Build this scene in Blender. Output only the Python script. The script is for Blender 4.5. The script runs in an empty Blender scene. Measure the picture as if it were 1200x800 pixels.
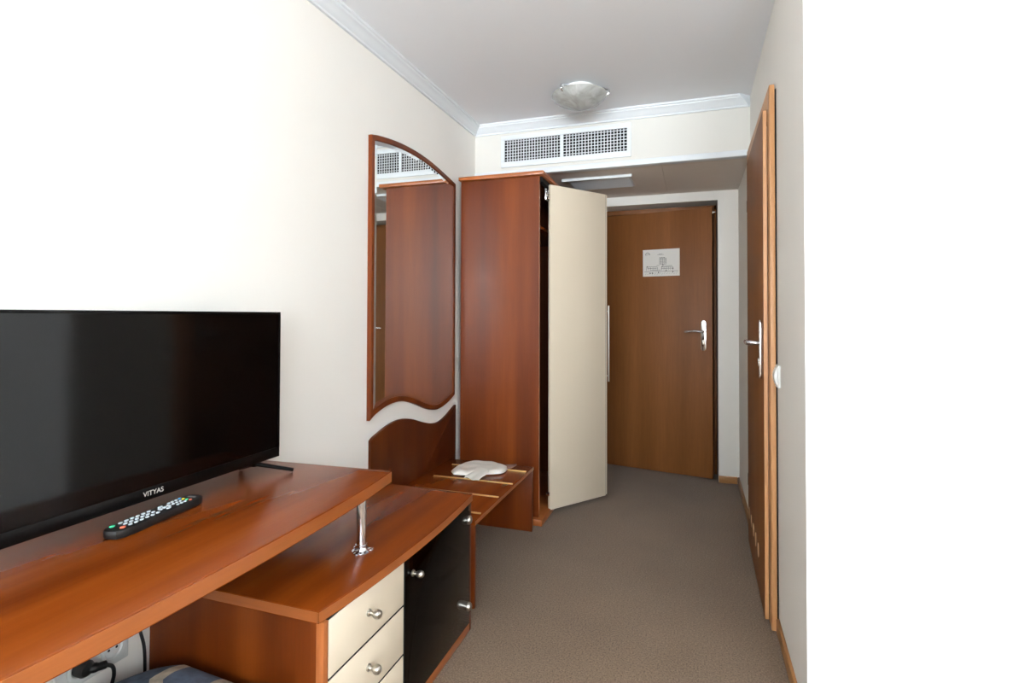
import bpy, bmesh, math, random
from mathutils import Vector, Matrix
random.seed(7)
S = bpy.context.scene
COL = S.collection
PI = math.pi

# ------------------------------------------------------------------ camera
CAM_F, CAM_YAW, CAM_PITCH, CAM_ROLL, CAM_CY = 631.1354, 18.6696, 0.947, 0.149, 359.1256
cd = bpy.data.cameras.new('camera')
cam = bpy.data.objects.new('camera', cd)
COL.objects.link(cam)
y, t, r = (math.radians(a) for a in (CAM_YAW, CAM_PITCH, CAM_ROLL))
F = Vector((-math.sin(y) * math.cos(t), math.cos(y) * math.cos(t), math.sin(t)))
R0 = Vector((math.cos(y), math.sin(y), 0))
U0 = R0.cross(F)
R1 = math.cos(r) * R0 + math.sin(r) * U0
U1 = -math.sin(r) * R0 + math.cos(r) * U0
M = Matrix((R1, U1, -F)).transposed().to_4x4()
M.translation = (0, 0, 1.2)
cam.matrix_world = M
cd.sensor_fit = 'HORIZONTAL'
cd.sensor_width = 36
cd.lens = 36 * CAM_F / 1200
cd.shift_y = (CAM_CY - 400) / 1200
cd.clip_start = 0.02
S.camera = cam

# ------------------------------------------------------------------ light
S.view_settings.view_transform = 'Standard'
S.view_settings.look = 'None'
S.view_settings.exposure = 0.0
S.view_settings.gamma = 1.0
S.view_settings.use_curve_mapping = False
W = bpy.data.worlds.new('world')
S.world = W
W.use_nodes = True
W.node_tree.nodes['Background'].inputs[0].default_value = (0.75, 0.85, 1, 1)
W.node_tree.nodes['Background'].inputs[1].default_value = 1.0


YWIN = -4.25


def area(name, loc, rot, sx, sy, power, color=(1, 1, 1)):
    l = bpy.data.lights.new(name, 'AREA')
    l.shape = 'RECTANGLE'
    l.size, l.size_y, l.energy, l.color = sx, sy, power, color
    o = bpy.data.objects.new(name, l)
    o.location, o.rotation_euler = loc, rot
    COL.objects.link(o)
    return o


# daylight of two unseen windows behind the camera, tilted up to brighten the ceiling
for wx in (-.2, 1.6):
    area('window_daylight', (wx, YWIN, 1.35), (PI / 2 + 1.42, 0, 0), 1.4, 1.9, 815, (0.85, 0.935, 1))


# ------------------------------------------------------------------ materials
def lin(c):
    return tuple(((v / 255) / 12.92 if v <= 10.3 else ((v / 255 + .055) / 1.055) ** 2.4) for v in c) + (1,)


def new_mat(name):
    m = bpy.data.materials.new(name)
    m.use_nodes = True
    n = m.node_tree
    return m, n, n.nodes['Principled BSDF'], n.links.new


def plain(name, rgb, rough=.5, metal=0, spec=.5, bump=0, bscale=200, coat=0, var=0.0):
    m, n, b, link = new_mat(name)
    b.inputs['Base Color'].default_value = lin(rgb)
    b.inputs['Roughness'].default_value = rough
    b.inputs['Metallic'].default_value = metal
    b.inputs['Specular IOR Level'].default_value = spec
    b.inputs['Coat Weight'].default_value = coat
    tc = n.nodes.new('ShaderNodeTexCoord')
    if bump:
        nz = n.nodes.new('ShaderNodeTexNoise')
        nz.inputs['Scale'].default_value = bscale
        nz.inputs['Detail'].default_value = 4
        bp = n.nodes.new('ShaderNodeBump')
        bp.inputs['Strength'].default_value = bump
        bp.inputs['Distance'].default_value = .002
        link(tc.outputs['Object'], nz.inputs['Vector'])
        link(nz.outputs['Fac'], bp.inputs['Height'])
        link(bp.outputs['Normal'], b.inputs['Normal'])
    if var:
        nz = n.nodes.new('ShaderNodeTexNoise')
        nz.inputs['Scale'].default_value = 3
        nz.inputs['Detail'].default_value = 5
        link(tc.outputs['Object'], nz.inputs['Vector'])
        rp = n.nodes.new('ShaderNodeValToRGB')
        rp.color_ramp.elements[0].position = .3
        rp.color_ramp.elements[1].position = .7
        c = lin(rgb)
        rp.color_ramp.elements[0].color = tuple(v * (1 - var) for v in c[:3]) + (1,)
        rp.color_ramp.elements[1].color = c
        link(nz.outputs['Fac'], rp.inputs['Fac'])
        link(rp.outputs['Color'], b.inputs['Base Color'])
    return m


def wood(name, dark, mid, light, axis, rough=.3, band=9.0, coat=0.0, fine=.3, spec=.5):
    m, n, b, link = new_mat(name)
    N = n.nodes.new
    tc = N('ShaderNodeTexCoord')
    mp = N('ShaderNodeMapping')
    sc = [1, 1, 1]
    sc['XYZ'.index(axis)] = .055
    mp.inputs['Scale'].default_value = sc
    link(tc.outputs['Object'], mp.inputs['Vector'])
    a = N('ShaderNodeTexNoise')
    a.inputs['Scale'].default_value = band
    a.inputs['Detail'].default_value = 2
    a.inputs['Roughness'].default_value = .45
    a.inputs['Distortion'].default_value = 0
    link(mp.outputs['Vector'], a.inputs['Vector'])
    rp = N('ShaderNodeValToRGB')
    e = rp.color_ramp.elements
    e[0].position, e[0].color = .22, lin(dark)
    e[1].position, e[1].color = .8, lin(light)
    x = e.new(.5)
    x.color = lin(mid)
    link(a.outputs['Fac'], rp.inputs['Fac'])
    f = N('ShaderNodeTexNoise')
    f.inputs['Scale'].default_value = band * 14
    f.inputs['Detail'].default_value = 5
    f.inputs['Roughness'].default_value = .65
    link(mp.outputs['Vector'], f.inputs['Vector'])
    fr = N('ShaderNodeMapRange')
    fr.inputs['From Min'].default_value = .3
    fr.inputs['From Max'].default_value = .7
    fr.inputs['To Min'].default_value = 1 - .35 * fine
    fr.inputs['To Max'].default_value = 1 + .12 * fine
    link(f.outputs['Fac'], fr.inputs['Value'])
    mx = N('ShaderNodeMix')
    mx.data_type = 'RGBA'
    mx.blend_type = 'MULTIPLY'
    mx.inputs['Factor'].default_value = 1
    link(rp.outputs['Color'], mx.inputs[6])
    link(fr.outputs['Result'], mx.inputs[7])
    link(mx.outputs[2], b.inputs['Base Color'])
    b.inputs['Roughness'].default_value = rough
    b.inputs['Coat Weight'].default_value = coat
    b.inputs['Coat Roughness'].default_value = .15
    b.inputs['Specular IOR Level'].default_value = spec
    return m


def carpet():
    m, n, b, link = new_mat('carpet')
    N = n.nodes.new
    tc = N('ShaderNodeTexCoord')
    a = N('ShaderNodeTexNoise')
    a.inputs['Scale'].default_value = 170
    a.inputs['Detail'].default_value = 3
    a.inputs['Roughness'].default_value = .7
    link(tc.outputs['Object'], a.inputs['Vector'])
    c = N('ShaderNodeTexNoise')
    c.inputs['Scale'].default_value = 2.2
    c.inputs['Detail'].default_value = 5
    link(tc.outputs['Object'], c.inputs['Vector'])
    rp = N('ShaderNodeValToRGB')
    e = rp.color_ramp.elements
    e[0].position, e[0].color = .33, lin((86, 68, 51))
    e[1].position, e[1].color = .68, lin((142, 117, 93))
    link(a.outputs['Fac'], rp.inputs['Fac'])
    mr = N('ShaderNodeMapRange')
    mr.inputs['From Min'].default_value = .3
    mr.inputs['From Max'].default_value = .7
    mr.inputs['To Min'].default_value = .9
    mr.inputs['To Max'].default_value = 1.06
    link(c.outputs['Fac'], mr.inputs['Value'])
    mx = N('ShaderNodeMix')
    mx.data_type = 'RGBA'
    mx.blend_type = 'MULTIPLY'
    mx.inputs['Factor'].default_value = 1
    link(rp.outputs['Color'], mx.inputs[6])
    link(mr.outputs['Result'], mx.inputs[7])
    link(mx.outputs[2], b.inputs['Base Color'])
    bp = N('ShaderNodeBump')
    bp.inputs['Strength'].default_value = .6
    bp.inputs['Distance'].default_value = .004
    link(a.outputs['Fac'], bp.inputs['Height'])
    link(bp.outputs['Normal'], b.inputs['Normal'])
    b.inputs['Roughness'].default_value = .95
    b.inputs['Specular IOR Level'].default_value = .1
    b.inputs['Sheen Weight'].default_value = .15
    return m


def patchwork():
    m, n, b, link = new_mat('patchwork_fabric')
    N = n.nodes.new
    tc = N('ShaderNodeTexCoord')
    nz = N('ShaderNodeTexNoise')
    nz.inputs['Scale'].default_value = 9
    link(tc.outputs['Object'], nz.inputs['Vector'])
    ad = N('ShaderNodeVectorMath')
    ad.operation = 'MULTIPLY_ADD'
    ad.inputs[1].default_value = (.02, .02, .02)
    v_off = N('ShaderNodeMapping')
    v_off.inputs['Location'].default_value = (-.14, 0, 0)
    link(nz.outputs['Color'], ad.inputs[0])
    link(tc.outputs['Object'], ad.inputs[2])
    v = N('ShaderNodeTexVoronoi')
    v.distance = 'CHEBYCHEV'
    v.inputs['Scale'].default_value = 8.5
    link(ad.outputs['Vector'], v_off.inputs['Vector'])
    link(v_off.outputs['Vector'], v.inputs['Vector'])
    sp = N('ShaderNodeSeparateColor')
    link(v.outputs['Color'], sp.inputs['Color'])
    rp = N('ShaderNodeValToRGB')
    rp.color_ramp.interpolation = 'CONSTANT'
    e = rp.color_ramp.elements
    e[0].position, e[0].color = 0, lin((186, 172, 150))
    e[1].position, e[1].color = .42, lin((95, 108, 128))
    for p_, c_ in ((.62, (205, 194, 172)), (.8, (140, 105, 84)), (.9, (120, 130, 140))):
        e.new(p_).color = lin(c_)
    link(sp.outputs['Red'], rp.inputs['Fac'])
    f = N('ShaderNodeTexNoise')
    f.inputs['Scale'].default_value = 40
    f.inputs['Detail'].default_value = 6
    link(tc.outputs['Object'], f.inputs['Vector'])
    mr = N('ShaderNodeMapRange')
    mr.inputs['From Min'].default_value = .3
    mr.inputs['From Max'].default_value = .7
    mr.inputs['To Min'].default_value = .6
    mr.inputs['To Max'].default_value = 1.1
    link(f.outputs['Fac'], mr.inputs['Value'])
    mx = N('ShaderNodeMix')
    mx.data_type = 'RGBA'
    mx.blend_type = 'MULTIPLY'
    mx.inputs['Factor'].default_value = 1
    link(rp.outputs['Color'], mx.inputs[6])
    link(mr.outputs['Result'], mx.inputs[7])
    link(mx.outputs[2], b.inputs['Base Color'])
    b.inputs['Roughness'].default_value = .9
    bp = N('ShaderNodeBump')
    bp.inputs['Strength'].default_value = .3
    bp.inputs['Distance'].default_value = .003
    link(f.outputs['Fac'], bp.inputs['Height'])
    link(bp.outputs['Normal'], b.inputs['Normal'])
    return m


def tinted_glass():
    m, n, b, link = new_mat('tinted_glass')
    b.inputs['Base Color'].default_value = (.07, .035, .02, 1)
    b.inputs['Roughness'].default_value = .02
    b.inputs['Transmission Weight'].default_value = 1
    b.inputs['IOR'].default_value = 1.27
    return m


def frosted_glass():
    m, n, b, link = new_mat('marbled_glass')
    N = n.nodes.new
    tc = N('ShaderNodeTexCoord')
    nz = N('ShaderNodeTexNoise')
    nz.inputs['Scale'].default_value = 9
    nz.inputs['Distortion'].default_value = 2.2
    nz.inputs['Detail'].default_value = 4
    link(tc.outputs['Object'], nz.inputs['Vector'])
    rp = N('ShaderNodeValToRGB')
    e = rp.color_ramp.elements
    e[0].position, e[0].color = .35, lin((168, 168, 162))
    e[1].position, e[1].color = .7, lin((205, 207, 204))
    link(nz.outputs['Fac'], rp.inputs['Fac'])
    link(rp.outputs['Color'], b.inputs['Base Color'])
    b.inputs['Roughness'].default_value = .12
    b.inputs['Transmission Weight'].default_value = .12
    return m


MT = {}
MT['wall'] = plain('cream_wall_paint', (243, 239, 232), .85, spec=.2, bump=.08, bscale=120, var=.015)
MT['bulkhead'] = plain('dimmed_wall_paint', (222, 219, 212), .85, spec=.2, bump=.08, bscale=120)  # wall paint darkened to offset the strong window light on the bulkhead
MT['white_wall'] = plain('white_wall_paint', (240, 240, 239), .85, spec=.2, bump=.08, bscale=120, var=.01)
MT['ceiling'] = plain('ceiling_paint', (242, 244, 247), .9, spec=.15)
MT['soffit'] = plain('soffit_board', (226, 216, 206), .7, spec=.3)
MT['trim'] = plain('white_trim_paint', (226, 230, 233), .5)
MT['carpet'] = carpet()
FD, FM, FL = (78, 30, 4), (102, 43, 7), (128, 61, 16)
MT['wood_z'] = wood('cherry_laminate_upright', FD, FM, FL, 'Z', rough=.4, spec=.28)
MT['wood_y'] = wood('cherry_laminate_along', (94, 35, 5), (126, 56, 12), (148, 76, 24), 'Y', rough=.27, spec=.32)
MT['wood_x'] = wood('cherry_laminate_across', FD, FM, FL, 'X', rough=.3)
MT['edge_y'] = wood('cherry_edge_band', (136, 72, 30), (158, 88, 42), (172, 100, 52), 'Y', rough=.3)
MT['edge_x'] = wood('cherry_edge_band_across', (136, 72, 30), (158, 88, 42), (172, 100, 52), 'X', rough=.3)
MT['edge_z'] = wood('cherry_edge_band_upright', (136, 72, 30), (158, 88, 42), (172, 100, 52), 'Z', rough=.3)
MT['wood_dark'] = wood('dark_cherry_laminate', (58, 22, 4), (74, 30, 6), (92, 44, 12), 'Z', rough=.35, spec=.22)
MT['beech_z'] = wood('beech_laminate', (114, 66, 28), (128, 78, 38), (140, 88, 47), 'Z', rough=.5, band=6, fine=.35, spec=.25)
MT['beech_frame'] = wood('beech_frame', (176, 124, 78), (196, 142, 94), (206, 154, 106), 'Z', rough=.45, band=8, fine=.35)
MT['base_y'] = wood('skirting_wood', (150, 104, 58), (170, 120, 70), (182, 132, 82), 'Y', rough=.4, fine=.3)
MT['base_x'] = wood('skirting_wood_across', (150, 104, 58), (170, 120, 70), (182, 132, 82), 'X', rough=.4, fine=.3)
MT['dark_wood'] = wood('dark_frame_wood', (58, 40, 28), (72, 50, 36), (84, 60, 44), 'Z', rough=.5)
MT['cream'] = plain('cream_laminate', (229, 214, 191), .35, var=.01)
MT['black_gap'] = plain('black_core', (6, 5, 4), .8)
MT['chrome'] = plain('chrome', (225, 225, 228), .12, metal=1)
MT['satin'] = plain('satin_nickel', (190, 186, 178), .3, metal=1)
MT['brass'] = plain('pale_brass', (216, 176, 112), .35, metal=.6)
MT['mirror'] = plain('mirror_silver', (236, 238, 236), .0, metal=1)
MT['screen'] = plain('screen_glass', (5, 4, 4), .09, spec=.3)
MT['black'] = plain('black_plastic', (7, 6, 6), .3, spec=.15)
MT['black_soft'] = plain('black_rubber', (16, 15, 15), .5)
MT['logo'] = plain('silver_print', (200, 196, 188), .4)
MT['grey_btn'] = plain('grey_button', (196, 205, 210), .5)
MT['green_btn'] = plain('green_button', (60, 180, 130), .5)
MT['red_btn'] = plain('red_button', (226, 110, 84), .5)
MT['blue_btn'] = plain('blue_button', (70, 150, 200), .5)
MT['yellow_btn'] = plain('yellow_button', (225, 205, 60), .5)
MT['white_plastic'] = plain('white_plastic', (236, 236, 232), .35)
MT['socket_plastic'] = plain('grey_white_plastic', (206, 208, 206), .35)
MT['glass'] = tinted_glass()
MT['lampglass'] = frosted_glass()
MT['bag'] = plain('white_film', (240, 236, 226), .35, bump=.25, bscale=35)
MT['film'] = plain('clear_film', (150, 120, 108), .2)
MT['paper'] = plain('paper', (226, 222, 216), .7)
MT['ink'] = plain('ink', (52, 48, 46), .8)
MT['grey_ink'] = plain('grey_ink', (150, 146, 142), .8)
MT['fabric'] = patchwork()
MT['vent_dark'] = plain('duct_dark', (8, 8, 8), .9)
MT['louvre'] = plain('louvre_grey', (222, 225, 228), .45)
MT['pale_vent'] = plain('pale_vent_insert', (214, 176, 132), .5)


# ------------------------------------------------------------------ mesh helpers
class B:
    """collects shapes, in world coordinates (or under matrix m), for ONE mesh object"""

    def __init__(self, m=None):
        self.bm = bmesh.new()
        self.m = m

    def _merge(self, tmp):
        if self.m is not None:
            bmesh.ops.transform(tmp, matrix=self.m, verts=tmp.verts)
        me = bpy.data.meshes.new('tmp')
        tmp.to_mesh(me)
        tmp.free()
        self.bm.from_mesh(me)
        bpy.data.meshes.remove(me)
        return self

    def box(self, x0, x1, y0, y1, z0, z1, bev=0.0, seg=2):
        t_ = bmesh.new()
        bmesh.ops.create_cube(t_, size=1)
        for v in t_.verts:
            v.co = Vector(((x0 + x1) / 2 + v.co.x * (x1 - x0), (y0 + y1) / 2 + v.co.y * (y1 - y0), (z0 + z1) / 2 + v.co.z * (z1 - z0)))
        if bev:
            bmesh.ops.bevel(t_, geom=t_.edges[:], offset=bev, segments=seg, profile=.5, affect='EDGES')
        return self._merge(t_)

    def prism(self, pts, axis, a0, a1, bev=0.0):
        """pts: 2D outline in the two other axes (in XYZ order), extruded along axis from a0 to a1"""
        t_ = bmesh.new()
        i = 'XYZ'.index(axis)

        def mk(p, a):
            q = list(p)
            q.insert(i, a)
            return t_.verts.new(q)
        lo = [mk(p, a0) for p in pts]
        hi = [mk(p, a1) for p in pts]
        n = len(pts)
        caps = [t_.faces.new(lo), t_.faces.new(hi)]
        for k in range(n):
            t_.faces.new((lo[k], lo[(k + 1) % n], hi[(k + 1) % n], hi[k]))
        bmesh.ops.recalc_face_normals(t_, faces=t_.faces[:])
        if bev:
            ed = set()
            for f in caps:
                ed |= set(f.edges)
            bmesh.ops.bevel(t_, geom=list(ed), offset=bev, segments=2, profile=.5, affect='EDGES')
        return self._merge(t_)

    def lathe(self, prof, c, axis='Z', seg=32, sx=1, sy=1):
        """prof: (radius, height) list about axis through c; caps closed where radius is 0"""
        t_ = bmesh.new()
        rings = []
        for (rr, hh) in prof:
            if rr < 1e-6:
                rings.append([t_.verts.new((0, 0, hh))])
            else:
                rings.append([t_.verts.new((rr * sx * math.cos(2 * PI * k / seg), rr * sy * math.sin(2 * PI * k / seg), hh)) for k in range(seg)])
        for a, b_ in zip(rings, rings[1:]):
            for k in range(seg):
                k2 = (k + 1) % seg
                if len(a) == 1 and len(b_) > 1:
                    t_.faces.new((a[0], b_[k], b_[k2]))
                elif len(b_) == 1 and len(a) > 1:
                    t_.faces.new((a[k], a[k2], b_[0]))
                elif len(a) > 1:
                    t_.faces.new((a[k], a[k2], b_[k2], b_[k]))
        if len(rings[0]) > 1:
            t_.faces.new(rings[0])
        if len(rings[-1]) > 1:
            t_.faces.new(rings[-1])
        bmesh.ops.recalc_face_normals(t_, faces=t_.faces[:])
        rot = {'Z': Matrix.Identity(4), 'X': Matrix.Rotation(PI / 2, 4, 'Y'), 'Y': Matrix.Rotation(-PI / 2, 4, 'X')}[axis]
        bmesh.ops.transform(t_, matrix=Matrix.Translation(c) @ rot, verts=t_.verts)
        return self._merge(t_)

    def tube(self, pts, rad, seg=10, flat=1.0):
        t_ = bmesh.new()
        P = [Vector(p) for p in pts]
        rads = rad if isinstance(rad, (list, tuple)) else [rad] * len(P)
        prev = None
        rings = []
        for k, p in enumerate(P):
            d = (P[min(k + 1, len(P) - 1)] - P[max(k - 1, 0)]).normalized()
            up = Vector((0, 0, 1)) if abs(d.z) < .9 else Vector((1, 0, 0))
            u = d.cross(up).normalized() if prev is None else (prev - d * prev.dot(d)).normalized()
            prev = u
            w = d.cross(u)
            rings.append([t_.verts.new(p + rads[k] * (math.cos(2 * PI * j / seg) * u + flat * math.sin(2 * PI * j / seg) * w)) for j in range(seg)])
        for a, b_ in zip(rings, rings[1:]):
            for j in range(seg):
                t_.faces.new((a[j], a[(j + 1) % seg], b_[(j + 1) % seg], b_[j]))
        t_.faces.new(rings[0])
        t_.faces.new(rings[-1])
        bmesh.ops.recalc_face_normals(t_, faces=t_.faces[:])
        return self._merge(t_)

    def grid(self, fn, nu, nv):
        t_ = bmesh.new()
        V = [[t_.verts.new(fn(i / nu, j / nv)) for j in range(nv + 1)] for i in range(nu + 1)]
        for i in range(nu):
            for j in range(nv):
                t_.faces.new((V[i][j], V[i + 1][j], V[i + 1][j + 1], V[i][j + 1]))
        return self._merge(t_)

    def text(self, s, size, m, depth=.0006):
        cu = bpy.data.curves.new('t', 'FONT')
        cu.body, cu.size, cu.extrude, cu.align_x, cu.align_y = s, size, depth / 2, 'CENTER', 'CENTER'
        o = bpy.data.objects.new('t', cu)
        COL.objects.link(o)
        dg = bpy.context.evaluated_depsgraph_get()
        me = bpy.data.meshes.new_from_object(o.evaluated_get(dg))
        bpy.data.objects.remove(o)
        t_ = bmesh.new()
        t_.from_mesh(me)
        bpy.data.meshes.remove(me)
        bmesh.ops.transform(t_, matrix=m, verts=t_.verts)
        return self._merge(t_)


def obj(name, b, mat, parent=None, smooth=35, origin=None):
    me = bpy.data.meshes.new(name)
    bm = b.bm
    o = bpy.data.objects.new(name, me)
    COL.objects.link(o)
    if parent is not None:
        off = parent['_w'] if '_w' in parent.keys() else (0, 0, 0)
        off = Vector(off)
    else:
        if origin is None:
            xs = [v.co for v in bm.verts]
            off = Vector(((min(v.x for v in xs) + max(v.x for v in xs)) / 2, (min(v.y for v in xs) + max(v.y for v in xs)) / 2, min(v.z for v in xs)))
        else:
            off = Vector(origin)
        o.location = off
    o['_w'] = tuple(off)
    bmesh.ops.translate(bm, vec=-off, verts=bm.verts)
    for f in bm.faces:
        f.smooth = True
    for e in bm.edges:
        e.smooth = len(e.link_faces) == 2 and e.calc_face_angle(0) < math.radians(smooth)
    bm.to_mesh(me)
    bm.free()
    me.materials.append(mat)
    if parent is not None:
        o.parent = parent
    return o


def thing(name, label, cat, loc, group=None, kind=None):
    o = bpy.data.objects.new(name, None)
    o.empty_display_size = .1
    COL.objects.link(o)
    o.location = loc
    o['_w'] = tuple(loc)
    tag(o, label, cat, group, kind)
    return o


def tag(o, label=None, cat=None, group=None, kind=None):
    if label:
        o['label'] = label
    if cat:
        o['category'] = cat
    if group:
        o['group'] = group
    if kind:
        o['kind'] = kind
    return o


def struct(name, b, mat, label=None, cat=None, parent=None):
    o = obj(name, b, mat, parent, origin=(0, 0, 0) if parent is None else None)
    o['kind'] = 'structure'
    return tag(o, label, cat)


def spline(pts, n=8):
    """Catmull-Rom through 2D/3D points"""
    P = [Vector(p) for p in pts]
    P = [2 * P[0] - P[1]] + P + [2 * P[-1] - P[-2]]
    out = []
    for i in range(1, len(P) - 2):
        a, b_, c, d = P[i - 1:i + 3]
        for k in range(n):
            s = k / n
            out.append(.5 * (2 * b_ + (c - a) * s + (2 * a - 5 * b_ + 4 * c - d) * s * s + (3 * b_ - a - 3 * c + d) * s ** 3))
    out.append(P[-2])
    return [tuple(v) for v in out]


# ------------------------------------------------------------------ the room
XL, XR, YB, YE, HC, HB, YK = -1.378, .305, 3.3015, 4.185, 2.4474, 2.113, 1.752
YW, XE = -4.2, 3.4           # wall behind the camera, far side wall of the bedroom

struct('floor', B().box(-1.5, 3.5, -4.3, 5.4, -.1, 0), MT['carpet'], 'grey-brown fitted carpet on the floor', 'floor')
struct('ceiling', B().box(-1.5, 3.5, -4.3, 3.4, HC, HC + .1), MT['ceiling'], 'smooth white ceiling', 'ceiling')
struct('wall_left', B().box(-1.5, XL, -4.3, 4.4, 0, HC), MT['wall'], 'cream wall behind the television and mirror', 'wall')
struct('wall_right', B().box(XR, XR + .1, YK, 4.4, 0, HC), MT['wall'], 'cream passage wall holding the bathroom door', 'wall')
struct('wall_front', B().box(XR + .0003, 3.5, YK - .0005, YK + .1, 0, HC), MT['white_wall'], 'bright white wall facing the bedroom', 'wall')
struct('wall_side', B().box(XE, XE + .1, -4.3, YK, 0, HC), MT['wall'])
# wall behind the camera with two window openings
bw = B()
for x0, x1 in ((-1.5, -.9), (.5, .9), (2.3, 3.5)):
    bw.box(x0, x1, YW - .1, YW, 0, HC)
for x0, x1 in ((-.9, .5), (.9, 2.3)):
    bw.box(x0, x1, YW - .1, YW, 0, .4).box(x0, x1, YW - .1, YW, 2.4, HC)
struct('wall_back', bw, MT['wall'])
for k, (x0, x1) in enumerate(((-.9, .5), (.9, 2.3))):
    wf = B()
    xm = (x0 + x1) / 2
    for a, b_ in ((x0, x0 + .05), (xm - .03, xm + .03), (x1 - .05, x1)):
        wf.box(a, b_, YW - .06, YW - .01, .4, 2.4, .004)
    for a, b_ in ((.4, .46), (2.34, 2.4)):
        wf.box(x0 + .05, x1 - .05, YW - .06, YW - .01, a, b_)
    struct('window_%d' % (k + 1), wf, MT['trim'])
# bulkhead over the passage with its soffit
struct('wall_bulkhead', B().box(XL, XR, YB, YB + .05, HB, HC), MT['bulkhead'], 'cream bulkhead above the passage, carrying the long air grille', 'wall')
sf = B().box(XL, -.184, YB + .05, YE, HB, HB + .05).box(-.180, XR, YB + .05, YE, HB, HB + .05)
sf.box(XL, XR, YB + .05, YE, HB + .004, HB + .06)
struct('ceiling_soffit', sf, MT['soffit'], 'lowered grey soffit over the passage', 'ceiling')
struct('trim_4', B().box(XL, XR, YB - .004, YB + .05, HB - .004, HB + .03, .002), MT['trim'], 'white strip along the lower edge of the bulkhead', 'trim')
# end wall with the recessed doorway
OX0, OX1, OZ = -.74, .166, 2.047
ew = B().box(XL, OX0, YE, YE + .2, 0, HB + .1).box(OX1, XR, YE, YE + .2, 0, HB + .1).box(OX0, OX1, YE, YE + .2, OZ, HB + .1)
struct('wall_end', ew, MT['wall'], 'cream end wall around the entrance door', 'wall')
struct('wall_hall', B().box(-1.5, .6, 5.3, 5.4, 0, 2.4).box(-1.5, -1.4, 4.4, 5.3, 0, 2.4).box(.5, .6, 4.4, 5.3, 0, 2.4).box(-1.5, .6, 4.386, 5.4, 2.3, 2.4), MT['dark_wood'])

# cornices: stepped cove profile (out from wall, down from ceiling), mitred ends
PROF = [(0, 0), (.056, 0), (.056, .010), (.048, .013), (.046, .020), (.036, .026), (.026, .036), (.018, .048), (.012, .052), (.012, .062), (0, .062)]


def cornice(name, wall, a0, a1, label):
    b_ = B()
    t_ = bmesh.new()
    rows = []
    for end, sgn in ((a0, 1), (a1, -1)):
        row = []
        for (o_, d_) in PROF:
            e_ = end + sgn * o_ * (1 if end != -4.2 else 0)
            row.append(t_.verts.new((XL + o_, e_, HC - d_) if wall == 'L' else (e_, YB - o_, HC - d_)))
        rows.append(row)
    n = len(PROF)
    for k in range(n):
        t_.faces.new((rows[0][k], rows[0][(k + 1) % n], rows[1][(k + 1) % n], rows[1][k]))
    t_.faces.new(rows[0])
    t_.faces.new(rows[1])
    bmesh.ops.recalc_face_normals(t_, faces=t_.faces[:])
    b_._merge(t_)
    struct(name, b_, MT['trim'], label, 'cornice')


cornice('trim_1', 'L', -4.2, YB, 'white cornice along the long cream wall')
cornice('trim_2', 'B', XL, XR, 'white cornice above the bulkhead grille')

# skirting
SK = .05
struct('baseboard_right', B().box(XR - .012, XR, YK, 2.285, 0, SK, .003).box(XR - .012, XR, 3.21, YE, 0, SK, .003), MT['base_y'], 'wooden skirting along the passage wall', 'skirting')
struct('baseboard_end', B().box(OX1, XR - .013, YE - .012, YE, 0, SK, .003), MT['base_x'], 'short wooden skirting beside the entrance door', 'skirting')
struct('baseboard_left', B().box(XL, XL + .012, -4.2, 1.0, 0, SK, .003), MT['base_y'], 'wooden skirting below the desk', 'skirting')
struct('baseboard_front', B().box(XR - .012, XE, YK - .013, YK - .001, 0, SK, .003), MT['base_x'], 'wooden skirting of the white wall', 'skirting')

# ------------------------------------------------------------------ entrance door (ajar, hinged on its left)
door1 = thing('door_1', 'beech entrance door, slightly ajar, with a notice on it', 'door', (-.70, 4.369, 0), kind='structure')
LM = Matrix.Translation((-.700, 4.369, 0)) @ Matrix.Rotation(math.atan2(4.21 - 4.369, .128 + .700), 4, 'Z')
LW = math.hypot(.828, .159)
obj('door_leaf', B(LM).box(0, LW, 0, .04, .012, 2.0, .0015), MT['beech_z'], door1)
fr = B().box(OX0, OX0 + .03, 4.386, 4.45, 0, OZ, .002).box(OX1 - .022, OX1, 4.386, 4.45, 0, OZ, .002).box(OX0, OX1, 4.386, 4.45, 2.012, OZ + .03, .002)
obj('door_frame', fr, MT['beech_z'], door1)
stp = B().box(OX1 - .004, OX1 - .0005, YE + .03, 4.385, 0, OZ - .001)
obj('frame_lining', stp, MT['dark_wood'], door1)


def handle_plate(M_, parent, x, z0, z1, zl, direction, lever=.12, w=.036, mat='chrome', cyl=True):
    """long-plate lever handle, on a leaf whose front face is local y=0, facing -y"""
    hp = B(M_)
    pts = []
    zc0, zc1 = z0 + w / 2, z1 - w / 2
    for k in range(13):
        a = PI * k / 12
        pts.append((x + w / 2 * math.cos(a), zc1 + w / 2 * math.sin(a)))
    for k in range(13):
        a = PI + PI * k / 12
        pts.append((x + w / 2 * math.cos(a), zc0 + w / 2 * math.sin(a)))
    hp.prism(pts, 'Y', -.009, 0, .002)
    for z in (z0 + .015, z1 - .015):
        hp.lathe([(0, 0), (.004, 0), (.004, .002), (0, .003)], (x, -.009, z), 'Y', 10)
    pl = obj('handle_plate', hp, MT[mat], parent)
    lv = B(M_)
    d = direction
    lv.tube(spline([(x, -.006, zl), (x, -.03, zl), (x + d * .006, -.046, zl), (x + d * .02, -.054, zl), (x + d * .06, -.055, zl + .003), (x + d * lever, -.050, zl - .003)], 5),
            [.010] * 10 + [.0095] * 11 + [.008] * 4 + [.006], 12)
    obj('lever', lv, MT[mat], pl)
    if cyl:
        kc = B(M_)
        kc.lathe([(0, 0), (.009, 0), (.009, .004), (0, .005)], (x, -.014, zl - .07), 'Y', 16)
        kc.box(x - .005, x + .005, -.013, -.009, zl - .095, zl - .074, .001)
        obj('lock_cylinder', kc, MT['satin'], pl)
    return pl


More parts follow.
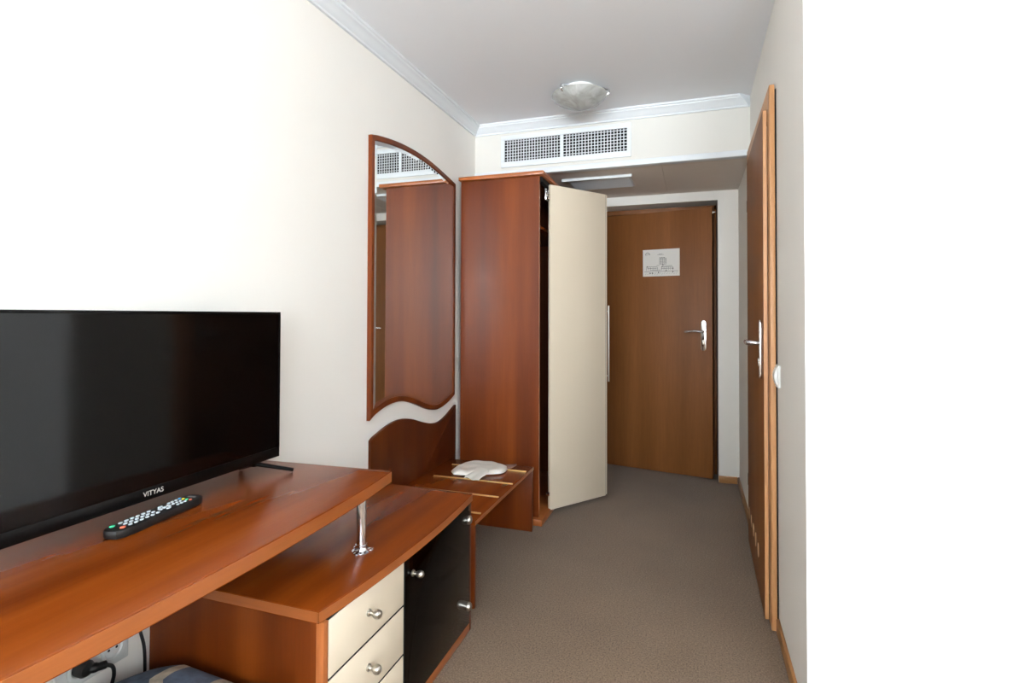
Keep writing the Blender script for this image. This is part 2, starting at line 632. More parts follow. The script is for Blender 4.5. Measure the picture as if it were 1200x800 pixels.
handle_plate(LM, door1, LW - .062, .944, 1.169, 1.085, -1, .128)
tl = B(LM).box(LW, LW + .004, .008, .03, 1.955, 1.975, .001)
tl.box(LW + .004, LW + .02, .012, .02, 1.962, 1.968)
obj('top_latch', tl, MT['satin'], door1)

# notice taped on the entrance door: a line drawing of a building
nx0, nx1, nz0, nz1 = .330, .610, 1.505, 1.712
npz = thing('notice', 'white printed sheet with a building drawing, stuck on the entrance door', 'notice', LM @ Vector(((nx0 + nx1) / 2, 0, nz0)))
obj('sheet', B(LM).box(nx0, nx1, -.0022, -.0006, nz0, nz1), MT['paper'], npz)
dr, dg_ = B(LM), B(LM)


def stroke(b_, x0, z0, x1, z1, w=.0022):
    x0, x1 = nx0 + x0 * (nx1 - nx0), nx0 + x1 * (nx1 - nx0)
    z0, z1 = nz0 + z0 * (nz1 - nz0), nz0 + z1 * (nz1 - nz0)
    d = Vector((x1 - x0, z1 - z0))
    L = d.length
    n_ = Vector((-d.y, d.x)) / L * w / 2
    b_.prism([(x0 + n_.x, z0 + n_.y), (x1 + n_.x, z1 + n_.y), (x1 - n_.x, z1 - n_.y), (x0 - n_.x, z0 - n_.y)], 'Y', -.0027, -.0021)


for x in (.46, .50, .55, .60, .64):
    stroke(dr, x, .44, x, .66)
for z in (.44, .49, .54, .59, .64, .67):
    stroke(dr, .46, z, .64, z, .0018)
for x in (.48, .53, .58):
    stroke(dr, x - .012, .69, x + .012, .69, .005)
for x0, x1, z in ((.1, .4, .36), (.12, .42, .30), (.52, .82, .34), (.5, .84, .28), (.38, .46, .40), (.04, .96, .18), (.55, .8, .38), (.2, .5, .23)):
    stroke(dr, x0, z, x1, z, .0022)
for x in (.1, .16, .22, .28, .34, .40, .52, .58, .64, .70, .76, .82):
    stroke(dr, x, .22, x, .34, .0018)
for x, z in ((.12, .34), (.2, .10), (.26, .10), (.55, .40), (.53, .33), (.64, .18), (.82, .25), (.43, .12), (.82, .13)):
    stroke(dr, x - .012, z + .02, x + .012, z + .02, .009)
for k in range(14):
    x = .06 + .065 * k
    stroke(dg_, x, .06 + .03 * random.random(), x + .04, .10 + .06 * random.random(), .0018)
em, hd = B(LM), B(LM)
for k in range(7):
    a0, a1 = PI * k / 7, PI * (k + 1) / 7
    stroke(em, .13 + .06 * math.cos(a0), .80 + .09 * math.sin(a0), .13 + .06 * math.cos(a1), .80 + .09 * math.sin(a1), .005)
stroke(em, .08, .80, .19, .83, .003)
stroke(hd, .40, .80, .58, .80, .003)
stroke(hd, .44, .83, .54, .83, .003)
obj('line_drawing', dr, MT['ink'], npz)
obj('ground_strokes', dg_, MT['grey_ink'], npz)
obj('emblem', em, MT['grey_ink'], npz)
obj('heading', hd, MT['grey_ink'], npz)

# ------------------------------------------------------------------ bathroom door in the passage wall
door2 = thing('door_2', 'beech bathroom door standing ajar in the passage wall, with pale vent holes', 'door', (.29, 2.8, 0), kind='structure')
af = B()
af.box(.278, .298, 2.285, 2.352, 0, 2.098, .003).box(.278, .298, 3.13, 3.20, 0, 2.098, .003).box(.278, .298, 2.353, 3.129, 2.03, 2.098, .003)
obj('architrave', af, MT['beech_frame'], door2)
jb = B().box(.2985, .3045, 2.30, 2.352, 0, 2.085).box(.2985, .3045, 3.13, 3.19, 0, 2.085).box(.2985, .3045, 2.352, 3.13, 2.03, 2.085)  # black filler standing for the shadow gap between architrave and wall
obj('jamb_gap_shade', jb, MT['black_gap'], door2)
# leaf: local x runs from the hinge (far) towards the camera, local -y faces the passage
H2 = Vector((.2715, 3.140, 0))
E2 = Vector((.2605, 2.340, 0))
d2 = (E2 - H2)
L2 = d2.length
LM2 = Matrix.Translation(H2) @ Matrix.Rotation(math.atan2(d2.y, d2.x), 4, 'Z')
# after this rotation local +y points to +X (the wall); front face is y=0
obj('door_leaf', B(LM2).box(0, L2, 0, .0155, .012, 2.02, .002), MT['beech_z'], door2)
ed = B(LM2).box(L2, L2 + .0012, .0008, .0147, .014, 2.018)
tag(obj('edge_band', ed, MT['beech_frame'], door2), 'pale beech edge of the door')
handle_plate(LM2, door2, L2 - .075, .945, 1.185, 1.09, -1, .125, .03)
for k in range(5):
    x = .075 + k * .118
    b_ = B(LM2)
    pts = [(x + .027 * math.cos(2 * PI * j / 24), .178 + .030 * math.sin(2 * PI * j / 24)) for j in range(24)]
    b_.prism(pts, 'Y', -.0015, .001)
    obj('vent_hole', b_, MT['pale_vent'], door2)
for z in (.30, 1.76):
    obj('hinge', B().lathe([(0, 0), (.006, 0), (.006, .06), (0, .06)], (.2765, 3.1475, z), 'Z', 12), MT['dark_wood'], door2)

# light switch
sw = thing('light_switch', 'white rocker light switch beside the bathroom door', 'switch', (XR, 2.2615, .93))
obj('frame', B().box(XR - .010, XR, 2.222, 2.301, .931, 1.015, .003, 3), MT['white_plastic'], sw)
rk = B().prism([(XR - .009, .940), (XR - .013, .942), (XR - .019, .962), (XR - .021, .976), (XR - .018, .990), (XR - .012, 1.006), (XR - .009, 1.007)], 'Y', 2.232, 2.291, .001)
obj('rocker', rk, MT['white_plastic'], sw)

# ------------------------------------------------------------------ wardrobe
wd = thing('wardrobe', 'tall cherry wardrobe with a half-open cream folding door', 'wardrobe', (-1.07, 3.42, 0))
WX0, WX1, WY0, WY1 = -1.347, -.853, 3.010, 3.93
obj('side_panel', B().box(WX0, WX1, WY0, WY0 + .018, 0.0365, 2.013), MT['wood_z'], wd)
obj('edge_band', B().box(WX1, WX1 + .0015, WY0 + .0005, WY0 + .0175, .04, 2.012), MT['edge_z'], wd)
obj('side_panel', B().box(WX0, WX1, WY1 - .018, WY1, 0.0365, 2.013), MT['wood_z'], wd)
obj('back_panel', B().box(WX0, WX0 + .006, WY0 + .018, WY1 - .018, .05, 2.0), MT['wood_z'], wd)
obj('top_panel', B().box(WX0 - .003, -.818, WY0 - .035, WY1 + .01, 2.0135, 2.036, .003), MT['edge_y'], wd)
obj('bottom_panel', B().box(WX0, -.823, WY0 - .034, WY1, .0, .036, .002), MT['edge_y'], wd)
obj('shelf', B().box(WX0 + .006, -.87, WY0 + .018, WY1 - .018, 1.72, 1.738), MT['wood_y'], wd)
obj('hanging_rail', B().tube([(-1.08, WY0 + .018, 1.66), (-1.08, WY1 - .018, 1.66)], .0125, 16), MT['chrome'], wd)
A1, F1, A2 = Vector((-.826, 3.168, 0)), Vector((-.549, 3.545, 0)), Vector((-.826, 3.922, 0))


def leaf(a, b_):
    d = b_ - a
    return Matrix.Translation(a) @ Matrix.Rotation(math.atan2(d.y, d.x), 4, 'Z'), d.length


m1, l1 = leaf(A1, F1)
obj('door_leaf', B(m1).box(0, l1, 0, .018, .028, 1.998, .001), MT['cream'], wd)
obj('leaf_edge', B(m1).box(l1, l1 + .0015, .0005, .0175, .03, 1.996), MT['black_gap'], wd)
m2, l2 = leaf(F1 + Vector((.004, .030, 0)), A2)
lf2 = obj('door_leaf', B(m2).box(0, l2, 0, .018, .028, 1.998, .001), MT['cream'], wd)
# bar handle on the far leaf's outer face, next to the fold
hb = B(m2)
hx = .030
hb.tube([(hx, -.030, .762), (hx, -.030, 1.268)], .0055, 12)
for z in (.80, 1.23):
    hb.tube([(hx, .001, z), (hx, -.030, z)], .004, 10)
obj('bar_handle', hb, MT['satin'], lf2)
for z in (1.93, .115):
    hg = B()
    hg.box(-.850, -.838, 3.112, 3.166, z - .035, z + .035, .003)
    hg.lathe([(0, 0), (.014, 0), (.014, .012), (0, .014)], (-.838, 3.135, z + .018), 'X', 14)
    hg.lathe([(0, 0), (.012, 0), (.012, .012), (0, .014)], (-.838, 3.135, z - .02), 'X', 14)
    if z < 1:
        hg = B().lathe([(0, 0), (.011, 0), (.011, .02), (0, .022)], (-.842, 3.150, .13), 'X', 14)
    obj('hinge', hg, MT['chrome'], wd)
tr = B().box(-.868, -.840, WY0 + .018, WY1 - .018, 1.985, 2.013)
obj('door_track', tr, MT['black_gap'], wd)

# ------------------------------------------------------------------ mirror with wavy lower edge
MTOP = [(2.064, 2.007), (2.128, 2.021), (2.238, 2.037), (2.358, 2.047), (2.49, 2.049), (2.634, 2.041), (2.793, 2.020), (2.957, 1.993)]
MBOT = [(2.064, .731), (2.108, .752), (2.179, .771), (2.253, .781), (2.332, .779), (2.416, .762), (2.505, .733), (2.599, .700), (2.679, .680), (2.753, .675), (2.841, .688), (2.91, .708), (2.957, .727)]
_bot, _top = spline(MBOT, 6), spline(MTOP, 6)


def at_y(c, yv):
    for a, b_ in zip(c, c[1:]):
        if a[0] - 1e-9 <= yv <= b_[0] + 1e-9:
            return a[1] + (b_[1] - a[1]) * (yv - a[0]) / max(1e-9, b_[0] - a[0])
    return c[-1][1]


def mirror_outline(d, n_=56):
    """the outline of the mirror moved inwards by d: every inset has the same number of points"""
    y0, y1 = _bot[0][0] + d, _bot[-1][0] - d
    out = []
    for c, sg in ((_bot, 1), (_top, -1)):
        row = []
        for k in range(n_ + 1):
            yv = y0 + (y1 - y0) * k / n_
            sl = (at_y(c, min(yv + .012, _bot[-1][0])) - at_y(c, max(yv - .012, _bot[0][0]))) / .024
            row.append((yv, at_y(c, yv) + sg * d * math.sqrt(1 + min(1.2, sl * sl))))
        out.append(row)
    return out[0] + out[1][::-1]


outer = mirror_outline(0)
mir = thing('wall_mirror', 'tall wavy mirror in a cherry wood frame on the cream wall', 'mirror', (XL, 2.487, .68))
inn = mirror_outline(.026)
fb = B()
tmp = bmesh.new()


def ring(poly, x):
    return [tmp.verts.new((x, p[0], p[1])) for p in poly]


XF = -1.358
rb0, rb1 = ring(outer, XL + .0005), ring(outer, XF - .003)
rb2, rb3 = ring(mirror_outline(.003), XF), ring(mirror_outline(.023), XF)
rb4, rb5 = ring(inn, XF - .003), ring(inn, XF - .010)
rs = [rb0, rb1, rb2, rb3, rb4, rb5]
n = len(outer)
for a, b_ in zip(rs, rs[1:]):
    for k in range(n):
        tmp.faces.new((a[k], a[(k + 1) % n], b_[(k + 1) % n], b_[k]))
for k in range(n):
    tmp.faces.new((rb5[k], rb5[(k + 1) % n], rb0[(k + 1) % n], rb0[k]))
bmesh.ops.recalc_face_normals(tmp, faces=tmp.faces[:])
fb._merge(tmp)
obj('mirror_frame', fb, MT['wood_z'], mir)
tmp = bmesh.new()
g0, g1 = ring(mirror_outline(.0245), XF - .0057), ring(mirror_outline(.045), XF - .004)
for k in range(n):
    tmp.faces.new((g0[k], g0[(k + 1) % n], g1[(k + 1) % n], g1[k]))
tmp.faces.new(g1)
bk = ring(mirror_outline(.0245), XF - .009)
for k in range(n):
    tmp.faces.new((g0[k], bk[k], bk[(k + 1) % n], g0[(k + 1) % n]))
tmp.faces.new(list(reversed(bk)))
bmesh.ops.recalc_face_normals(tmp, faces=tmp.faces[:])
obj('mirror_glass', B()._merge(tmp), MT['mirror'], mir, smooth=.2)

# wavy wooden wall panel under the mirror
WTOP = [(2.078, .640), (2.10, .652), (2.151, .666), (2.224, .683), (2.301, .691), (2.374, .686), (2.46, .668), (2.571, .632), (2.68, .605), (2.765, .601), (2.853, .619), (2.947, .651), (2.98, .661)]
pan = B().prism(spline(WTOP, 5) + [(2.98, .002), (2.078, .002)], 'X', XL + .0005, -1.362, .003)
tag(obj('wall_panel', pan, MT['wood_dark']), 'dark cherry wall panel with wavy top, below the mirror', 'panel')

# ------------------------------------------------------------------ luggage bench
BZ = .356
be = thing('luggage_bench', 'low cherry luggage bench with brass rails beside the wardrobe', 'bench', (-1.10, 2.48, 0))
obj('seat_board', B().box(-1.361, -.8525, 2.055, 2.905, BZ - .017, BZ, .002), MT['wood_y'], be)
obj('edge_band', B().box(-.8525, -.8513, 2.056, 2.904, BZ - .0165, BZ - .001), MT['edge_y'], be)
obj('side_panel', B().box(-1.361, -.8545, 2.887, 2.904, 0, BZ - .0175, .0015), MT['wood_z'], be)
obj('side_panel', B().box(-1.361, -.8545, 2.056, 2.073, 0, BZ - .0175, .0015), MT['wood_z'], be)
for yy in (2.143, 2.362, 2.568, 2.795):
    obj('rail', B().box(-1.300, -.862, yy - .005, yy + .005, BZ - .001, BZ + .0045, .0015), MT['brass'], be)

# folded laundry bag lying on the bench
bg = thing('laundry_bag', 'folded white plastic laundry bag lying on the luggage bench', 'bag', (-1.10, 2.73, BZ))
OUT = spline([(-1.215, 2.60), (-1.222, 2.70), (-1.19, 2.775), (-1.12, 2.812), (-1.03, 2.805), (-.965, 2.775), (-.945, 2.71), (-.955, 2.655), (-1.0, 2.625), (-1.06, 2.60), (-1.12, 2.565), (-1.18, 2.556)], 6)
OUT = [(x * 1.018, y_ * 1.018) for x, y_ in OUT]
cx, cy = -1.105, 2.733
zb = BZ + .0055
b_ = B()
tmp = bmesh.new()
NR = 9
rows = []
for i in range(NR + 1):
    s = i / NR
    row = []
    for k, (px, py) in enumerate(OUT):
        x, y_ = cx + (px - cx) * s, cy + (py - cy) * s
        edge = max(0, 1 - s ** 6)
        z = zb + .004 + edge * (.014 + .0025 * math.sin(x * 45 + y_ * 33) + .002 * math.sin(y_ * 70 - x * 20)) + .007 * math.exp(-((s - .82) / .1) ** 2) + .0012 * math.sin(k * .9) * s
        row.append(tmp.verts.new((x, y_, z)))
    rows.append(row)
nn = len(OUT)
for i in range(NR):
    for k in range(nn):
        tmp.faces.new((rows[i][k], rows[i][(k + 1) % nn], rows[i + 1][(k + 1) % nn], rows[i + 1][k]))
low = [tmp.verts.new((px, py, zb)) for px, py in OUT]
for k in range(nn):
    tmp.faces.new((rows[-1][k], rows[-1][(k + 1) % nn], low[(k + 1) % nn], low[k]))
tmp.faces.new(list(reversed(low)))
bmesh.ops.remove_doubles(tmp, verts=tmp.verts[:], dist=1e-5)
bmesh.ops.recalc_face_normals(tmp, faces=tmp.faces[:])
b_._merge(tmp)
obj('bag_body', b_, MT['bag'], bg, smooth=80)


def flap(u, v):
    a, b2 = Vector((-1.085, 2.632)), Vector((-1.005, 2.618))
    c, d = Vector((-1.098, 2.520)), Vector((-1.008, 2.502))
    p_ = (a * (1 - u) + b2 * u) * (1 - v) + (c * (1 - u) + d * u) * v
    p_ *= 1.018
    p_ += Vector((.008 * math.sin(v * 5), .006 * math.sin(u * 6)))
    return (p_.x, p_.y, zb + .001 + .026 * (1 - v) ** .7 * (1 - .15 * math.cos(u * 6)) + .003 * math.sin(u * 9))


fl = B().grid(flap, 12, 12)
sol = fl.bm
ret = bmesh.ops.solidify(sol, geom=sol.faces[:], thickness=.002)
obj('bag_flap', fl, MT['bag'], bg, smooth=80)
cf = B().prism([(-1.028, 2.840), (-.947, 2.889), (-.942, 2.877), (-.952, 2.81), (-.977, 2.784)], 'Z', zb - .001, zb + .006, .001)
tag(obj('loose_corner', cf, MT['film'], bg), 'brownish see-through corner of the bag')

# ------------------------------------------------------------------ drawer cabinet
CZ = .516
cb = thing('drawer_cabinet', 'low cherry cabinet with cream drawers and a dark glass door', 'cabinet', (-1.09, 1.49, 0))
CF = [(1.046, -.822), (1.12, -.812), (1.206, -.804), (1.30, -.798), (1.384, -.794), (1.5, -.791), (1.642, -.792), (1.78, -.798), (1.925, -.809)]
top = [(-1.376, 1.046)] + [(x, yv) for yv, x in spline(CF, 4)] + [(-1.376, 1.929)]
obj('cabinet_top', B().prism(top, 'Z', CZ - .03, CZ, .003), MT['wood_y'], cb)
obj('top_edge', B().prism([(x + .0008, yv) for yv, x in spline(CF, 4)] + [(x - .002, yv) for yv, x in reversed(spline(CF, 4))], 'Z', CZ - .027, CZ - .003), MT['edge_y'], cb)
FX = -.814
obj('top_edge', B().box(-1.37, -.824, 1.0452, 1.0475, CZ - .027, CZ - .003), MT['edge_x'], cb)
obj('side_panel', B().box(-1.37, FX - .022, 1.060, 1.076, 0, CZ - .0305), MT['wood_z'], cb)
obj('stile', B().box(FX - .0215, FX, 1.054, 1.0705, 0, CZ - .0305, .001), MT['edge_z'], cb)
obj('side_panel', B().box(-1.37, FX, 1.909, 1.925, 0, CZ - .0305), MT['wood_z'], cb)
obj('divider', B().box(-1.37, FX - .02, 1.417, 1.433, .03, CZ - .0305), MT['wood_z'], cb)
obj('back_panel', B().box(-1.37, -1.362, 1.076, 1.909, .03, CZ - .0305), MT['wood_z'], cb)
obj('plinth', B().box(-1.36, FX + .001, 1.076, 1.909, 0, .030, .001), MT['edge_y'], cb)
obj('shelf', B().box(-1.36, FX - .03, 1.433, 1.909, .262, .278), MT['wood_y'], cb)
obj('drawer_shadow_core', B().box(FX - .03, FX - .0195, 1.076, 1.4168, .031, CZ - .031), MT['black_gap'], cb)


for z0, z1 in ((.1975, .2025), (.3405, .3455), (.4835, .4853)):  # solid black strips stand for the shade between and beside the drawers
    obj('drawer_gap_shade', B().box(FX - .0195, FX - .0012, 1.0726, 1.4174, z0, z1), MT['black_gap'], cb)
obj('drawer_gap_shade', B().box(FX - .0195, FX - .0012, 1.4182, 1.4258, .031, .4853), MT['black_gap'], cb)


def knob(parent, yv, z, x, rad=.0125):
    k_ = B().lathe([(0, 0), (.0095, 0), (.0095, .004), (.006, .006), (.005, .012), (.008, .016), (rad * .92, .021), (rad, .027), (rad * .85, .034), (rad * .5, .0375), (0, .0385)], (x, yv, z), 'X', 24)
    return obj('knob', k_, MT['satin'], parent)


for z0, z1 in ((.3465, .4825), (.2035, .3395), (.033, .1965)):
    d_ = obj('drawer', B().box(FX - .019, FX, 1.0725, 1.4175, z0, z1, .001), MT['cream'], cb)
    knob(d_, 1.236, (z0 + z1) / 2 + .003, FX)
gd = obj('glass_door', B().box(FX - .005, FX + .001, 1.4265, 1.911, .031, .4835, .001), MT['glass'], cb)
knob(gd, 1.468, .417, FX + .001, .011)
ks = B().lathe([(0, 0), (.009, 0), (.009, .004), (0, .005)], (FX + .001, 1.450, .417), 'X', 16)
for z in (.425, .10):
    hh = B().lathe([(.016, 0), (.016, .006), (.013, .011), (.007, .014), (0, .015)], (FX + .001, 1.895, z), 'X', 24)
    obj('hinge_cap', hh, MT['satin'], gd)

# ------------------------------------------------------------------ desk on its chrome post
DZ = .71
dk = thing('desk', 'long cherry desk top on a chrome post, below the television', 'desk', (-1.13, .6, 0))
DF = [(-.45, -.935), (-.1, -.925), (.2, -.905), (.45, -.887), (.6, -.876), (.75, -.871), (.9, -.869), (1.05, -.871), (1.2, -.877), (1.35, -.888), (1.497, -.906)]
dtop = [(-1.376, -.45)] + [(x, yv) for yv, x in spline(DF, 5)] + [(-1.376, 1.467)]
obj('desk_top', B().prism(dtop, 'Z', DZ - .039, DZ, .004), MT['wood_y'], dk)
obj('front_edge', B().prism([(x + .0008, yv) for yv, x in spline(DF, 5)] + [(x - .002, yv) for yv, x in reversed(spline(DF, 5))], 'Z', DZ - .035, DZ - .004), MT['edge_y'], dk)
px, py = -.916, 1.352
po = B().lathe([(.0145, CZ + .0006), (.0145, DZ - .0395)], (px, py, 0), 'Z', 32)
post = obj('chrome_post', po, MT['chrome'], dk)
fl_ = B().lathe([(.0, CZ + .0006), (.027, CZ + .0006), (.027, CZ + .003), (.020, CZ + .006), (.0175, CZ + .012), (.0175, CZ + .020), (.0147, CZ + .021)], (px, py, 0), 'Z', 32)
obj('flange', fl_, MT['chrome'], post)
for k in range(3):
    a = .6 + 2 * PI * k / 3
    obj('flange_lug', B().lathe([(0, 0), (.009, 0), (.009, .004), (.004, .006), (0, .006)], (px + .026 * math.cos(a), py + .026 * math.sin(a), CZ + .0006), 'Z', 14), MT['chrome'], post)
obj('end_panel', B().box(-1.37, -.94, -.44, -.418, 0, DZ - .0395), MT['wood_z'], dk)

# ------------------------------------------------------------------ television
TX, TY0, TY1, TZ0, TZ1 = -1.25, .545, 1.393, .752, 1.209
tv = thing('television', 'black flat television standing on the desk', 'television', (TX - .02, .97, DZ))
obj('housing', B().box(TX - .035, TX - .004, TY0, TY1, TZ0, TZ1, .004).box(TX - .075, TX - .034, TY0 + .09, TY1 - .09, TZ0 + .02, TZ1 - .16, .012), MT['black'], tv)
bz = B()
bz.box(TX - .004, TX, TY0, TY1, TZ0, TZ0 + .030, .001).box(TX - .004, TX, TY0, TY1, TZ1 - .007, TZ1, .001)
bz.box(TX - .004, TX, TY0, TY0 + .007, TZ0 + .030, TZ1 - .007).box(TX - .004, TX, TY1 - .007, TY1, TZ0 + .030, TZ1 - .007)
obj('bezel', bz, MT['black'], tv)
obj('screen', B().box(TX - .004, TX - .0015, TY0 + .007, TY1 - .007, TZ0 + .030, TZ1 - .007), MT['screen'], tv)
TM = Matrix(((0, 0, 1, TX + .0003), (1, 0, 0, .972), (0, 1, 0, TZ0 + .0155), (0, 0, 0, 1)))
obj('lettering', B().text('VITYAS', .0165, TM), MT['logo'], tv)
for yy, sg_ in ((TY1 - .082, 1), (TY0 + .030, -1)):
    ft = B()
    ft.box(TX - .030, TX - .006, yy - .013, yy + .013, TZ0 - .012, TZ0 + .003, .002)
    ft.tube([(TX - .012, yy, TZ0 - .006), (TX + .060, yy + sg_ * .075, DZ + .006)], [.0095, .008], 12, .7)
    ft.tube([(TX - .022, yy, TZ0 - .008), (TX - .105, yy + sg_ * .032, DZ + .006)], [.0095, .008], 12, .7)
    obj('foot', ft, MT['black'], tv)

# ------------------------------------------------------------------ remote control
RP0, RP1 = Vector((-1.206, .834, DZ)), Vector((-1.234, 1.082, DZ))
rd = RP1 - RP0
RL = rd.length
RMx = Matrix.Translation(RP0) @ Matrix.Rotation(math.atan2(rd.y, rd.x), 4, 'Z')
rc = thing('remote_control', 'black remote control with many grey and coloured buttons on the desk', 'remote', (RP0 + RP1) / 2)
wdt = .056
o_ = []
for (x, y_) in spline([(.004, -wdt * .30), (.0, 0), (.004, wdt * .30), (.018, wdt * .46), (.06, wdt * .5), (.15, wdt * .47), (RL - .04, wdt * .5), (RL - .012, wdt * .43), (RL, wdt * .2), (RL, -wdt * .2), (RL - .012, -wdt * .43), (RL - .04, -wdt * .5), (.15, -wdt * .47), (.06, -wdt * .5), (.018, -wdt * .46)], 4):
    o_.append((x, y_))
obj('body', B(RMx).prism(o_, 'Z', 0, .020, .005), MT['black_soft'], rc)


def button(x, y_, mat, rx=.005, ry=.0035):
    pts = [(x + rx * math.cos(2 * PI * j / 14), y_ + ry * math.sin(2 * PI * j / 14)) for j in range(14)]
    obj('button', B(RMx).prism(pts, 'Z', .0195, .0225, .0008), MT[mat], rc)


button(.022, .014, 'green_btn', .006, .005)
button(.024, -.013, 'red_btn', .006, .005)
for i in range(6):
    for j in range(3):
        button(.042 + i * .0145, (j - 1) * .0135, 'grey_btn')
for a in range(4):
    button(.146 + .0125 * math.cos(a * PI / 2), .0125 * math.sin(a * PI / 2), 'grey_btn', .0065 if a % 2 else .0035, .0035 if a % 2 else .0065)
button(.146, 0, 'grey_btn', .005, .005)
for i in range(3):
    for j in range(3):
        button(.172 + i * .011, (j - 1) * .0135, 'grey_btn', .004)
for j, c in enumerate(('red_btn', 'green_btn', 'yellow_btn', 'blue_btn')):
    button(.208, (j - 1.5) * .0105, c, .004, .0036)
obj('print', B(RMx).box(.226, .232, -.011, .011, .0197, .0203), MT['grey_ink'], rc)

# ------------------------------------------------------------------ pouf under the desk
pf = thing('pouf', 'low pouf in beige and blue patchwork fabric under the desk', 'pouf', (-1.08, .72, 0))
PZ = .352
tmp = bmesh.new()
px0, px1, py0, py1 = -1.318, -.83, .46, 1.03


def cush(u, v):
    # rounded-rectangle cushion, flattened superellipsoid
    a, b2 = 2 * PI * u, PI * (v - .5)

    def sg(c, e):
        return math.copysign(abs(c) ** e, c)
    x = sg(math.cos(b2), .35) * sg(math.cos(a), .3)
    y_ = sg(math.cos(b2), .35) * sg(math.sin(a), .3)
    z = sg(math.sin(b2), .6)
    zz = PZ - .07 + .07 * z + (.012 * math.sin(x * 5) * math.sin(y_ * 4 + 1) if z > 0 else 0)
    return ((px0 + px1) / 2 + x * (px1 - px0) / 2, (py0 + py1) / 2 + y_ * (py1 - py0) / 2, zz)


cu = B().grid(cush, 64, 24)
bmesh.ops.remove_doubles(cu.bm, verts=cu.bm.verts[:], dist=1e-4)
bmesh.ops.recalc_face_normals(cu.bm, faces=cu.bm.faces[:])
obj('cushion', cu, MT['fabric'], pf, smooth=80)
obj('base', B().box(px0 + .02, px1 - .02, py0 + .02, py1 - .02, .06, PZ - .12, .02, 3), MT['fabric'], pf)
for a in (px0 + .06, px1 - .06):
    for c in (py0 + .06, py1 - .06):
        obj('leg', B().lathe([(0, 0), (.015, 0), (.02, .061), (0, .061)], (a, c, 0), 'Z', 16), MT['wood_z'], pf)

# ------------------------------------------------------------------ wall sockets, plug and cables under the desk
so = thing('wall_socket', 'grey-white triple wall socket below the desk', 'socket', (XL, .885, .33))
obj('frame', B().box(XL, XL + .010, .770, 1.003, .330, .415, .004, 3), MT['socket_plastic'], so)
for yc in (.812, .887, .962):
    sk = B().lathe([(.030, .010), (.030, .014), (.022, .014), (.019, .0105), (0, .0105)], (XL, yc, .372), 'X', 28)
    ob_ = obj('outlet', sk, MT['socket_plastic'], so)
    ho = B()
    for dy in (-.0095, .0095):
        ho.lathe([(0, 0), (.0032, 0), (.0032, .0006), (0, .0006)], (XL + .0105, yc + dy, .372), 'X', 10)
    obj('pin_hole', ho, MT['black_gap'], ob_)
pg = thing('power_plug', 'black power plug and cable in the socket below the desk', 'plug', (XL, .887, .35))
pb = B().lathe([(0, .0112), (.019, .0112), (.019, .030), (.014, .038), (0, .040)], (XL, .887, .372), 'X', 20)
pb.tube(spline([(XL + .026, .887, .372), (XL + .036, .905, .366), (XL + .040, .925, .362)], 4), [.011] * 5 + [.009] * 4, 12)
obj('plug_body', pb, MT['black_soft'], pg)
obj('cable', B().tube(spline([(XL + .040, .925, .362), (XL + .045, .938, .350), (XL + .040, .945, .325), (XL + .028, .948, .29), (XL + .022, .944, .2), (XL + .02, .93, .10), (XL + .03, .90, .006)], 6), .0042, 10), MT['black_soft'], pg)
cbl = B().tube(spline([(XL + .006, 1.036, .668), (XL + .006, 1.030, .55), (XL + .007, 1.020, .44), (XL + .012, 1.030, .38), (XL + .022, 1.036, .32), (XL + .022, 1.036, .18), (XL + .022, 1.034, .006)], 6), .0038, 10)
tag(obj('cable', cbl, MT['black_soft']), 'thin black cable hanging down the wall beside the cabinet', 'cable')

# ------------------------------------------------------------------ ceiling lamp
LX, LY = -.592, 2.895
la = thing('ceiling_lamp', 'round marbled glass ceiling lamp with metal clips, switched off', 'lamp', (LX, LY, 2.33))
obj('base_plate', B().lathe([(0, HC - .001), (.085, HC - .001), (.085, HC - .03), (.03, HC - .045), (0, HC - .045)], (LX, LY, 0), 'Z', 40), MT['white_plastic'], la)
dome = [(0, -.066), (.04, -.063), (.08, -.053), (.115, -.037), (.14, -.018), (.152, 0), (.150, .003), (.136, -.013), (.11, -.032), (.078, -.048), (.04, -.058), (0, -.061)]
obj('glass_shade', B().lathe([(a, 2.404 + b2) for a, b2 in dome], (LX, LY, 0), 'Z', 56), MT['lampglass'], la, smooth=60)
for ang in (128, -2, 245):
    a = math.radians(ang)
    ca, sa = math.cos(a), math.sin(a)
    cl = B().tube(spline([(LX + .06 * ca, LY + .06 * sa, HC - .012), (LX + .12 * ca, LY + .12 * sa, HC - .018), (LX + .158 * ca, LY + .158 * sa, 2.415), (LX + .159 * ca, LY + .159 * sa, 2.396), (LX + .146 * ca, LY + .146 * sa, 2.388)], 4), .006, 8)
    cl.lathe([(0, -.006), (.007, -.006), (.009, 0), (.007, .008), (0, .009)], (LX + .158 * ca, LY + .158 * sa, 2.402), 'Z', 12)
    obj('clip', cl, MT['chrome'], la)

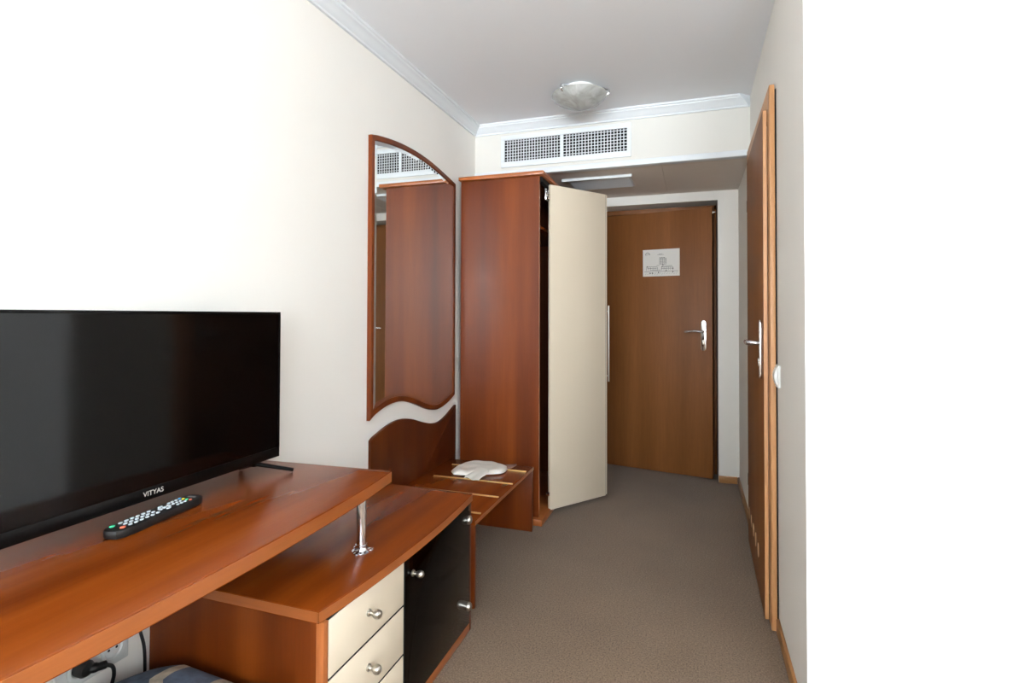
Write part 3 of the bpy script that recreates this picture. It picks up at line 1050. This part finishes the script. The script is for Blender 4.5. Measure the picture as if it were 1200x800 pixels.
# ------------------------------------------------------------------ air grilles
VX0, VX1, VZ0, VZ1 = -1.190, -.357, 2.162, 2.368
av = thing('air_grille', 'long white twin air grille on the bulkhead', 'vent', (-.77, YB, VZ0))
xi0, xm0, xm1, xi1, zi0, zi1 = -1.166, -.796, -.775, -.381, 2.199, 2.338
gf = B()
gf.box(VX0, VX1, YB - .012, YB - .0005, VZ0, zi0, .002).box(VX0, VX1, YB - .012, YB - .0005, zi1, VZ1, .002)
gf.box(VX0, xi0, YB - .012, YB - .0005, zi0, zi1).box(xi1, VX1, YB - .012, YB - .0005, zi0, zi1).box(xm0, xm1, YB - .012, YB - .0005, zi0, zi1)
obj('grille_frame', gf, MT['trim'], av)
obj('duct_shade', B().box(xi0, xi1, YB - .002, YB - .0006, zi0, zi1), MT['vent_dark'], av)  # thin black sheet in place of the shade inside the duct
for x0, x1 in ((xi0, xm0), (xm1, xi1)):
    for k in range(1, 20):
        x = x0 + (x1 - x0) * k / 20
        obj('upright_slat', B().box(x - .0024, x + .0024, YB - .0075, YB - .0022, zi0, zi1), MT['louvre'], av)
    for k in range(1, 8):
        z = zi0 + (zi1 - zi0) * (k - .35) / 7.3
        obj('crosswise_slat', B().prism([(YB - .0115, z - .003), (YB - .0078, z - .002), (YB - .0078, z + .002), (YB - .0115, z + .0012)], 'X', x0, x1), MT['louvre'], av)

sv = thing('soffit_vent', 'small louvred white air vent under the lowered soffit', 'vent', (-.6, 3.66, HB - .03))
sx0, sx1, sy0, sy1 = -.838, -.377, 3.51, 3.83
vf = B()
zf0, zf1 = HB - .018, HB - .0005
vf.box(sx0, sx1, sy0, sy0 + .012, zf0, zf1, .002)
obj('front_bar', vf, MT['trim'], sv)
sf_ = B().box(sx0 + .03, sx1 - .012, sy1 - .012, sy1, HB - .006, zf1).box(sx0 + .03, sx0 + .042, sy0 + .0125, sy1 - .012, HB - .006, zf1).box(sx1 - .024, sx1 - .012, sy0 + .0125, sy1 - .012, HB - .006, zf1)
obj('vent_frame', sf_, MT['louvre'], sv)
obj('duct_shade', B().box(sx0 + .042, sx1 - .024, sy0 + .0125, sy1 - .012, HB - .003, HB - .0007), MT['vent_dark'], sv)  # black sheet painted as the dark hollow above the louvres
for k in range(9):
    yv = sy0 + .026 + k * (sy1 - sy0 - .060) / 8.2
    obj('louvre', B().prism([(yv, HB - .0035), (yv + .003, HB - .003), (yv + .027, HB - .0105), (yv + .025, HB - .012)], 'X', sx0 + .0425, sx1 - .0245), MT['trim'], sv)

for o in bpy.data.objects:
    if '_w' in o.keys():
        del o['_w']
